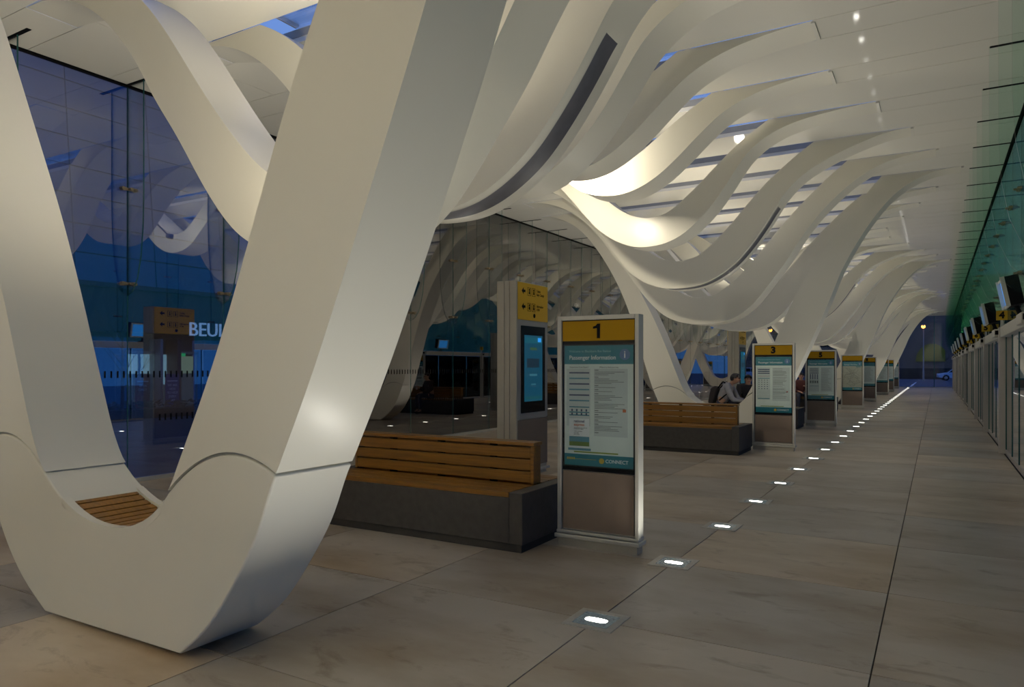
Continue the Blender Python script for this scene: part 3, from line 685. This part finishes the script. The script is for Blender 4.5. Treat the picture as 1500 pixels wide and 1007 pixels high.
# ------------------------------------------------------------------ spots hidden on the waves, and added fill lamps
def uplighter(x, y, z, aim, lab, watts, arm=None, cone=165):  # builds the rib spots and the added fill lamps
    r = tag(empty('rib_or_fill_spotlight', (x, y, z)), lab, 'lamp', 'spotlights on the wave ribs')
    d = (Vector(aim)-Vector((x, y, z))).normalized()
    bm = bmesh.new(); tube(bm, -d*.09, d*.03, .05, .06, 12); y < 0 or tube(bm, (0, 0, -.02), arm or (0, -.365, .25 if z > 4 else -.12), .014, .014, 6); finish(bm, 'housing', ALUL, r, 40)
    if y < 0:
        bm = bmesh.new(); tube(bm, (0, 0, -z), (0, 0, -z+.03), .2, .18, 16); tube(bm, (0, 0, -z+.03), (0, 0, -.05), .025, .02, 8); finish(bm, 'stand', ALUL, r, 40)
    bm = bmesh.new(); tube(bm, d*.03, d*.034, .05, .05, 12); finish(bm, 'lens', UPL, r)
    ld = bpy.data.lights.new('spot_light', 'SPOT'); ld.energy = watts; ld.color = (1, .90, .72); ld.spot_size = math.radians(cone); ld.spot_blend = .7; ld.shadow_soft_size = .12
    lo = bpy.data.objects.new('spot_light', ld); COL.objects.link(lo); lo.parent = r; lo.location = d*.06
    lo.rotation_euler = d.to_track_quat('-Z', 'Y').to_euler()
for i, y in enumerate((9.25, 22.75, 36.25, 49.75)):
    uplighter(-4.85, y, 4.28, (-4.1, y+2.6, 4.5), f'small spotlight hidden behind the shallowest waves, {ordinal(i+1)} along the hall', UPLIGHT_W)
uplighter(-3.1, 3.36, 2.5, (-4.3, 3.6, 4.6), 'small added fill spotlight behind the leg of the nearest V-shaped rib', NEAR_FILL_W, (0, .56, .3))  # fill spot added to brighten the nearest ribs and ceiling
for i, (x, y) in enumerate(((-6.2, -3.6), (-2.6, -3.6))):
    uplighter(x, y, 2.6, (x, y-.9, 5.3), f'{["first", "second"][i]} added fill lamp on a stand behind the viewpoint', REAR_FILL_W)  # unseen fill lamps added to brighten the fronts of ribs and signs
for i, y in enumerate((4.63, 13.63, 18.13, 27.13, 31.63, 40.63, 45.13, 54.13)):
    uplighter(-4.2, y, 3.35, (-4.2, y+.05, 5.3), f'small added fill spotlight between the deeper waves, {ordinal(i+1)} along the hall', TROUGH_FILL_W)  # fill spots added to lift the rib sides and left ceiling

# ------------------------------------------------------------------ outside
struct(box('floor_outside', PAVE, -60, XL-.1, YB-20, 170, -.2, -.03)); struct(box('floor_apron', ASPH, XR+.1, 40, YB-20, 170, -.25, -.05)); struct(box('floor_road', ASPH, XL-.1, XR+.1, YE+.04, 170, -.22, -.04))
CLAD = pbr('blue_grey_cladding', (.075, .20, .34), .3, var=.12, scale=.4)
FASC = pbr('dark_fascia', (.045, .04, .06), .5, var=.1); SHOPW = pbr('shop_wall', (.10, .11, .13), .6, var=.1)
LITW = emit('lit_interior', (.40, .47, .40), 1.5); LITE = emit('faint_interior', (.035, .075, .16), .8); LITD = emit('dim_interior', (.10, .13, .16), .5); LITC = emit('lit_interior_cream', (.42, .38, .20), 1.1); LITB = emit('blue_lit_column', (.01, .10, .30), .4)
NEON = emit('lit_letters', (.45, .50, .62), 1.6); NEONC = emit('cyan_letters', (.25, .75, .9), 1.6); EXITG = emit('green_exit', (.05, .6, .15), 1.2)
SHOPG = glass('shop_glass', (.35, .45, .55), .06, .8); PLANT = pbr('dark_leaves', (.02, .035, .02), .7, var=.4, scale=20); BARK = pbr('bark', (.05, .04, .035), .8, var=.3)
XB = -24.0
b = tag(empty('shop_building', (XB, 0, 0)), 'long dark building with lit shop doors and blue panelled upper front beyond the left glass', 'building')
box('wall', SHOPW, -8, -.6, -6, 66, -.03, 4.3, b)
box('fascia', FASC, -.6, .25, -6, 66, 2.75, 4.2, b); box('roof_slab', FASC, -8, .4, -6, 66, 4.2, 4.35, b)
rnd = random.Random(3)
for y0, y1, m in ((-4, -3.4, FASC), (2, 2.6, FASC), (8, 8.6, FASC), (13.1, 14.45, LITB), (15.68, 15.78, POSTM), (16.35, 16.5, FASC), (17.45, 18.2, LITB), (22, 22.6, FASC), (26, 26.5, FASC), (31, 31.6, LITB), (35, 35.5, FASC), (40, 40.6, FASC), (45, 46.2, LITB), (52, 52.6, FASC), (58, 58.5, FASC)):
    box('pier', m, -.6, .1, y0, y1, -.03, 2.55, b)
for y0, y1, z0, z1, m in ((14.45, 15.68, 1.3, 2.0, LITW), (14.45, 15.68, -.03, 1.3, LITD), (15.78, 16.35, .9, 2.0, LITW), (15.78, 16.35, -.03, .9, LITD), (16.5, 17.45, 1.3, 1.95, LITC), (16.5, 17.45, -.03, 1.3, LITD), (26.5, 31, .2, 1.9, LITD), (46.2, 52, .2, 1.9, LITD)):
    box('lit_interior', m, -.58, -.55, y0, y1, z0, z1, b)
for y in (14.5, 15.1, 15.7, 16.55, 17.4): box('door_frame', ALU, -.3, -.24, y-.03, y+.03, -.03, 2.1, b)
for y0, y1 in ((14.45, 15.68), (16.5, 17.45)): box('door_frame', ALU, -.3, -.24, y0, y1, 2.02, 2.12, b)
for y0, y1 in ((-3.4, 2), (2.6, 8), (8.6, 13.1), (18.2, 22), (22.6, 26), (26.5, 31), (31.6, 35), (35.5, 40), (40.6, 45), (46.2, 52), (52.6, 58)):
    box('shop_window', SHOPG, -.25, -.24, y0+.03, y1-.03, .05, 2.5, b); box('dim_interior', LITE, -.597, -.585, y0+.05, y1-.05, .1, 2.4, b)
PB = pbr('poster_blue', (.03, .07, .22), .5); PR = pbr('poster_red', (.28, .05, .05), .5)
def shop_poster(y, m, lab, words):
    r = tag(empty('poster_board', (XB+.30, y, -.03)), lab, 'poster'); r.scale = (1, .62, .68)
    box('board', m, 0, .04, 0, .85, .0, 1.95, r); box('band', WHITEP, .041, .045, .1, .75, 1.55, 1.6, r)
    for i, w in enumerate(words): text('wording', w, .17, (.045, .42, 1.35-i*.2), SIDE, WHITEP, r, ext=.001)
shop_poster(14.6, PR, 'red and dark poster board outside the lit shop door', ['OPEN', 'DAILY'])
shop_poster(15.72, PB, 'dark blue poster board with white wording beside the lit door', ['WE ARE', 'HERE', 'TO HELP', 'EVERY', 'DAY'])
text('shop_letters', 'BEUI', .72, (.27, 17.4, 2.92), SIDE, NEON, b, ext=.03); box('exit_light', EXITG, .0, .03, 16.45, 16.72, 1.93, 2.05, b)
text('office_letters', 'PO', .9, (.27, 48.6, 3.2), SIDE, NEONC, b, ext=.03)
for z in range(12):
    for i in range(23):
        bm = bmesh.new(); y0 = -4+i*2.8; z0 = 4.36+z*.95; f = lambda zz: -.0-.10*(zz-4.36)
        A = [(f(z0+.02), y0+.02, z0+.02), (f(z0+.02), y0+2.78, z0+.02), (f(z0+.93), y0+2.78, z0+.93), (f(z0+.93), y0+.02, z0+.93)]
        v = [bm.verts.new(p) for p in A] + [bm.verts.new((p[0]-.1, p[1], p[2])) for p in A]
        for q in ((0,1,2,3),(7,6,5,4),(0,4,5,1),(1,5,6,2),(2,6,7,3),(3,7,4,0)): bm.faces.new([v[t] for t in q])
        finish(bm, 'cladding_panel', CLAD, b)
prism('upper_wall', FASC, [(-8, 4.35), (-.12, 4.35), (-1.27, 15.76), (-8, 15.76)], -6, 66, 'y', b)
def bare_tree(x, y, lab, seed=1, h=3.4):
    r = tag(empty('bare_tree', (x, y, -.03)), lab, 'tree'); rn = random.Random(seed)
    bm = bmesh.new(); tube(bm, (0, 0, 0), (.03, 0, 1.1), .055, .045, 8); tube(bm, (.03, 0, 1.1), (.0, .02, h), .045, .012, 8); finish(bm, 'trunk', BARK, r, 50)
    bm = bmesh.new()
    def br(p, d, l, rad, n):
        q = p+d*l; tube(bm, p, q, rad, rad*.6, 5)
        if n: 
            for _ in range(2): br(q, (d+Vector((rn.uniform(-.6,.6), rn.uniform(-.6,.6), rn.uniform(0,.5)))).normalized(), l*.7, rad*.6, n-1)
    for i in range(9):
        a = rn.uniform(0, 2*PI); br(Vector((.02, 0, .9+i*.24)), Vector((math.cos(a)*.7, math.sin(a)*.7, 1)).normalized(), .5, .018, 3)
    o = finish(bm, 'branches', BARK, r); o['kind'] = 'stuff'
bare_tree(-20.6, 12.3, 'slender bare tree outside the left glass, by the lit shop doors')
r = tag(empty('planting_bed', (-21.6, 11, -.03)), 'low planting bed in front of the lit shop doors', 'planter')
box('edging', CONC, 0, .9, 0, 8, 0, .28, r)
bm = bmesh.new(); rn = random.Random(5)
for _ in range(500):
    x, y, z = rn.uniform(.05, .85), rn.uniform(.05, 7.95), rn.uniform(.25, .5); a = rn.uniform(0, PI)
    d = Vector((math.cos(a)*.09, math.sin(a)*.09, rn.uniform(-.04, .09))); c = Vector((x, y, z)); n = Vector((-d.y, d.x, .05))*.5
    bm.faces.new([bm.verts.new(q) for q in (c-d, c+n, c+d, c-n)])
o = finish(bm, 'leaves', PLANT, r); o['kind'] = 'stuff'

# beyond the end wall
BRICK = pbr('brown_render', (.24, .16, .105), .7, var=.2, scale=.6); OLIVE = pbr('olive_arch', (.38, .28, .01), .6, var=.2, scale=.5)
b = tag(empty('road_building', (0, 135, 0)), 'dark brown building with an olive arch across the far road', 'building')
box('wall', BRICK, -40, 12, 0, 8, -.05, 16, b); box('plinth', CONCD, -40, 12, -.4, 0, -.05, 1.3, b)
n = 24; pts = [(-.64+2.3*math.cos(PI*i/n), 2.4+2.9*math.sin(PI*i/n)) for i in range(n+1)]
prism('arch_panel', OLIVE, [(min(1.2, x), z) for x, z in pts], -.25, 0, 'y', b)
for i in range(5): box('window', SHOPG, -36+i*6, -33.5+i*6, -.08, 0, 5, 8, b)
r = tag(empty('street_lamp', (-1.25, 92, -.04)), 'orange glowing street lamp outside the far end wall', 'street lamp')
bm = bmesh.new(); tube(bm, (0, 0, 0), (0, 0, 1.2), .09, .09, 10); tube(bm, (0, 0, 1.2), (0, 0, 6.0), .06, .045, 10); finish(bm, 'post', POSTM, r, 40)
bm = bmesh.new(); tube(bm, (0, 0, 6.0), (0, -.6, 6.12), .04, .035, 8); tube(bm, (0, -.5, 6.14), (0, -1.25, 6.18), .13, .10, 10); finish(bm, 'arm', POSTM, r, 40)
SODIUM = emit('sodium_lamp', (1, .30, .03), 22)
bm = bmesh.new(); bmesh.ops.create_uvsphere(bm, u_segments=12, v_segments=8, radius=.2, matrix=Matrix.Translation((0, -.95, 6.02))); finish(bm, 'lamp', SODIUM, r, 60)
struct(box('trim_1', WHITEP, -1.86, -1.72, YE+2, 84, -.039, -.035))
def car(x, y, rz, paint, lab, tail=False):
    r = tag(empty('car', (x, y, -.04), rz), lab, 'car')
    side = [(-2.0,.35),(-2.02,.62),(-1.9,.78),(-1.15,.92),(-.55,1.36),(-.2,1.45),(.75,1.46),(1.35,1.3),(1.8,.98),(1.98,.92),(2.03,.6),(1.98,.33),(1.62,.28),(1.55,.5),(1.38,.62),(1.15,.62),(.98,.5),(.92,.26),(-.92,.26),(-.98,.5),(-1.15,.62),(-1.38,.62),(-1.55,.5),(-1.62,.28)]
    prism('body', paint, side, -.84, .84, 'y', r, 30, .06)
    gl = [(-1.02,.95),(-.5,1.33),(.0,1.38),(.0,.95)]; gl2 = [(.06,.95),(.06,1.38),(.72,1.39),(1.25,1.24),(1.5,.97)]
    for s in (-1, 1):
        for g in (gl, gl2): prism('side_window', BLACK, g, s*.835, s*.85, 'y', r)
    bm = bmesh.new(); v = [bm.verts.new(p) for p in ((-1.17,-.7,.925),(-1.17,.7,.925),(-.55,.6,1.375),(-.55,-.6,1.375))]; bm.faces.new(v); bmesh.ops.translate(bm, verts=bm.verts, vec=(-.03,0,.03)); finish(bm, 'windscreen', BLACK, r)
    for px in (-1.265, 1.265):
        for s in (-1, 1):
            bm = bmesh.new(); tube(bm, (px, s*.62, .31), (px, s*.82, .31), .31, .31, 18); w = finish(bm, 'wheel', BLACKM, r, 40)
            bm = bmesh.new(); tube(bm, (px, s*.815, .31), (px, s*.83, .31), .19, .17, 14); finish(bm, 'hubcap', STEEL, w, 40)
    for s in (-1, 1):
        box('headlamp', WHITEP, -2.0, -1.8, s*.5, s*.78, .66, .8, r); box('tail_lamp', TAILR if tail else RED, 1.88, 2.02, s*.5, s*.8, .75, .92, r)
TAILR = emit('tail_red', (1, .03, .12), 3)
CARB = pbr('pale_blue_car_paint', (.55, .72, .85), .25, coat=.5, var=.02); CARD = pbr('dark_car_paint', (.03, .045, .07), .25, coat=.5, var=.02)
car(2.1, 97, .12, CARB, 'pale blue car parked beyond the end glass wall'); car(-5.2, 90, PI*.35, CARD, 'dark car with a red tail light outside the far end', True)
r = tag(empty('low_barrier', (-6, 106, -.05)), 'low dark barrier wall across the far road', 'barrier'); box('wall', CONCD, 0, 6.5, 0, .3, 0, .9, r); box('coping', CONC, -.05, 6.55, -.05, .35, .9, .97, r)

# ------------------------------------------------------------------ people
SKIN = pbr('skin', (.42, .24, .16), .5, var=.05); HAIR = pbr('dark_hair', (.012, .009, .008), .6, var=.2); HOODIE = pbr('grey_hoodie', (.30, .30, .33), .85, var=.1, scale=30)
JEANS = pbr('dark_jeans', (.03, .035, .06), .8, var=.1); DARKC = pbr('dark_coat', (.025, .02, .022), .8, var=.1); MAROON = pbr('maroon_coat', (.08, .02, .018), .8, var=.1); SHOE = pbr('shoe', (.03, .03, .03), .5)
def skinmesh(name, chains, m, parent, sub=2):
    """chains of (point, radius); the first point of a chain joins an earlier identical point"""
    me = bpy.data.meshes.new(name); V = []; E_ = []; R = []; idx = {}
    for ch in chains:
        prev = None
        for p, r_ in ch:
            key = tuple(round(c, 4) for c in p)
            if key not in idx: idx[key] = len(V); V.append(p); R.append(r_)
            if prev is not None and prev != idx[key]: E_.append((prev, idx[key]))
            prev = idx[key]
    me.from_pydata(V, E_, []); o = bpy.data.objects.new(name, me); COL.objects.link(o)
    sk = o.modifiers.new('skin', 'SKIN'); sk.use_smooth_shade = True; sd = o.modifiers.new('sub', 'SUBSURF'); sd.levels = sub; sd.render_levels = sub
    for i, d in enumerate(me.skin_vertices[0].data): d.radius = (R[i], R[i]); d.use_root = (i == 0)
    dg = bpy.context.evaluated_depsgraph_get(); dg.update(); nm = bpy.data.meshes.new_from_object(o.evaluated_get(dg)); nm.name = name
    bpy.data.objects.remove(o); nm.materials.clear(); nm.materials.append(m)
    q = bpy.data.objects.new(name, nm); COL.objects.link(q); q.parent = parent; return q
def person(loc, rz, J, label, top, legs, hold=False):
    """J: joints in local metres, facing +x"""
    r = tag(empty('person', loc, rz), label, 'person')
    A = lambda a, b, f: tuple(a[i]+(b[i]-a[i])*f for i in range(3))
    pel, che, nek, hd = J['pelvis'], J['chest'], J['neck'], J['head']
    up = (Vector(hd)-Vector(nek)).normalized(); cr = tuple(Vector(hd)+up*.075); jaw = tuple(Vector(hd)-up*.05+Vector((.03,0,0)))
    body = [[(pel, .12), (A(pel, che, .5), .125), (che, .13), (nek, .055), (jaw, .068), (hd, .085), (cr, .072)]]
    for s in (1, -1):
        sh = (che[0], che[1]+s*.19, che[2]+.07); el = J['elbow%d' % s]; wr_ = J['wrist%d' % s]; hip = (pel[0], pel[1]+s*.09, pel[2]-.02); kn = J['knee%d' % s]; an = J['ankle%d' % s]
        hv = (Vector(wr_)-Vector(el)).normalized(); palm = tuple(Vector(wr_)+hv*.07)
        body.append([(che, .13), (sh, .062), (el, .043), (wr_, .028), (palm, .034)])
        side = hv.cross(Vector((0, 0, 1))).normalized()
        for q in range(4):
            o1 = Vector(palm)+hv*.03+side*(q-1.5)*.019; l = (.06, .072, .068, .052)[q]
            body.append([(palm, .034), (tuple(o1), .009), (tuple(o1+hv*l*.55+Vector((0,0,-.012))), .0085), (tuple(o1+hv*l*.8+Vector((0,0,-.038))), .0075)])
        t1 = Vector(wr_)+hv*.03-side*.03*s; body.append([(wr_, .028), (tuple(t1), .011), (tuple(t1+hv*.04-side*.015*s), .009)])
        body.append([(pel, .12), (hip, .085), (kn, .058), (an, .036), ((an[0]+J['toe'][0]*.13, an[1]+J['toe'][1]*.13, an[2]-.05), .035)])
    skinmesh('body', body, SKIN, r)
    sl = [[(A(pel, che, .05), .142), (A(pel, che, .5), .148), (che, .150), (A(che, nek, .75), .085)]]
    for s in (1, -1):
        sh = (che[0], che[1]+s*.19, che[2]+.07); el = J['elbow%d' % s]; wr_ = J['wrist%d' % s]; sl.append([(che, .150), (sh, .080), (el, .060), (A(el, wr_, .92), .044)])
    skinmesh('top', sl, top, r)
    tr = [[(A(pel, che, .1), .135), (pel, .138)]]
    for s in (1, -1):
        hip = (pel[0], pel[1]+s*.09, pel[2]-.02); kn = J['knee%d' % s]; an = J['ankle%d' % s]
        tr.append([(pel, .138), (hip, .098), (kn, .072), (A(kn, an, .93), .052)])
        T_ = J['toe']; skinmesh('shoe', [[((an[0]-T_[0]*.05, an[1]-T_[1]*.05, an[2]-.035), .045), ((an[0]+T_[0]*.08, an[1]+T_[1]*.08, an[2]-.045), .042), ((an[0]+T_[0]*.18, an[1]+T_[1]*.18, an[2]-.052), .032)]], SHOE, r)
    skinmesh('trousers', tr, legs, r)
    H = Vector(hd)
    bm = bmesh.new(); bmesh.ops.create_uvsphere(bm, u_segments=18, v_segments=12, radius=.112)
    for v in list(bm.verts):
        v.co.x *= 1.06; v.co.y *= .86
        if v.co.z < -.02 - .05*(v.co.x < 0) or (v.co.x > .055 and v.co.z < .055): bm.verts.remove(v)
    bmesh.ops.translate(bm, verts=bm.verts, vec=H+Vector((-.008, 0, .03))); finish(bm, 'hair', HAIR, r, 60)
    bm = bmesh.new()
    tube(bm, H+Vector((.075, 0, .03)), H+Vector((.108, 0, -.012)), .010, .017, 8); finish(bm, 'nose', SKIN, r, 60)
    for s in (1, -1):
        bm = bmesh.new(); bmesh.ops.create_uvsphere(bm, u_segments=8, v_segments=6, radius=.012, matrix=Matrix.Translation(H+Vector((.078, s*.032, .025)))); finish(bm, 'eye', BLACKM, r, 60)
        bm = bmesh.new(); bmesh.ops.create_uvsphere(bm, u_segments=8, v_segments=6, radius=.03, matrix=Matrix.Translation(H+Vector((-.01, s*.085, 0))) @ Matrix.Diagonal((.6, .3, 1, 1))); finish(bm, 'ear', SKIN, r, 60)
    bm = bmesh.new(); tube(bm, H+Vector((.083, -.022, -.045)), H+Vector((.083, .022, -.045)), .007, .007, 6); finish(bm, 'mouth', RED, r, 60)
    return r
man = dict(pelvis=(0,0,.11), chest=(.17,0,.44), neck=(.24,0,.55), head=(.33,0,.64), toe=(0,1,0),
           **{'elbow1': (.32,.24,.20), 'wrist1': (.53,.10,.15), 'elbow-1': (.32,-.24,.20), 'wrist-1': (.53,-.08,.17),
              'knee1': (.42,.36,.13), 'ankle1': (.42,.46,-.52), 'knee-1': (.25,.42,.13), 'ankle-1': (.24,.50,-.52)})
p = person((-4.14, yk(9)+.26, .632), 0, man, 'man in a grey hoodie sitting in the second V-shaped rib, leaning forward', HOODIE, JEANS)
skinmesh('hood', [[((.10, -.10, .52), .05), ((.08, 0, .55), .06), ((.10, .10, .52), .05)]], HOODIE, p)
r = tag(empty('backpack', (-4.235, yk(9)+.26, .66), 0), 'dark backpack on the back of the man in grey', 'bag')
prism('bag', DARKC, [(-.16, .08), (-.05, .06), (.065, .42), (-.0, .47), (-.10, .42)], -.14, .14, 'y', r, 40, .03)
for s in (-.11, .11):
    bm = bmesh.new(); pp = [(.06, s, .42), (.17, s, .56), (.30, s*1.1, .50), (.27, s*1.3, .30), (.10, s*1.4, .15)]
    for a, c in zip(pp, pp[1:]): tube(bm, a, c, .016, .016, 6)
    finish(bm, 'strap', BLACKM, r, 40)
sit = dict(pelvis=(0,0,.12), chest=(.07,0,.47), neck=(.10,0,.60), head=(.14,0,.71), toe=(1,0,0),
           **{'elbow1': (.16,.27,.25), 'wrist1': (.36,.12,.36), 'elbow-1': (.15,-.26,.24), 'wrist-1': (.36,-.10,.20), 'knee1': (.44,.12,.09), 'ankle1': (.42,.13,-.40), 'knee-1': (.44,-.12,.09), 'ankle-1': (.42,-.13,-.40)})
person((-4.22, 19.02, .505), -PI/2+.5, sit, 'person in dark clothes holding a cup, seated on the third bench', DARKC, JEANS)
person((-4.05, 26.42, .505), -PI/2+.3, sit, 'person in a maroon coat seated on the fourth bench', MAROON, JEANS)
c = tag(empty('drink_cup', (0, 0, 0)), 'pale drink cup held by the person in dark clothes', 'cup')
mw = Matrix.Translation((-4.22, 19.02, .505)) @ Matrix.Rotation(-PI/2+.5, 4, 'Z'); c.location = mw @ Vector((.455, .08, .30))
bm = bmesh.new(); tube(bm, (0, 0, 0), (0, 0, .13), .032, .043, 14); finish(bm, 'cup', pbr('pale_cup', (.5, .38, .36), .5), c, 40)
bm = bmesh.new(); tube(bm, (0, 0, .13), (0, 0, .145), .046, .042, 14); finish(bm, 'lid', WHITEP, c, 40)
bm = bmesh.new(); tube(bm, (.01, 0, .14), (.02, 0, .22), .004, .004, 6); finish(bm, 'straw', WHITEP, c, 40)
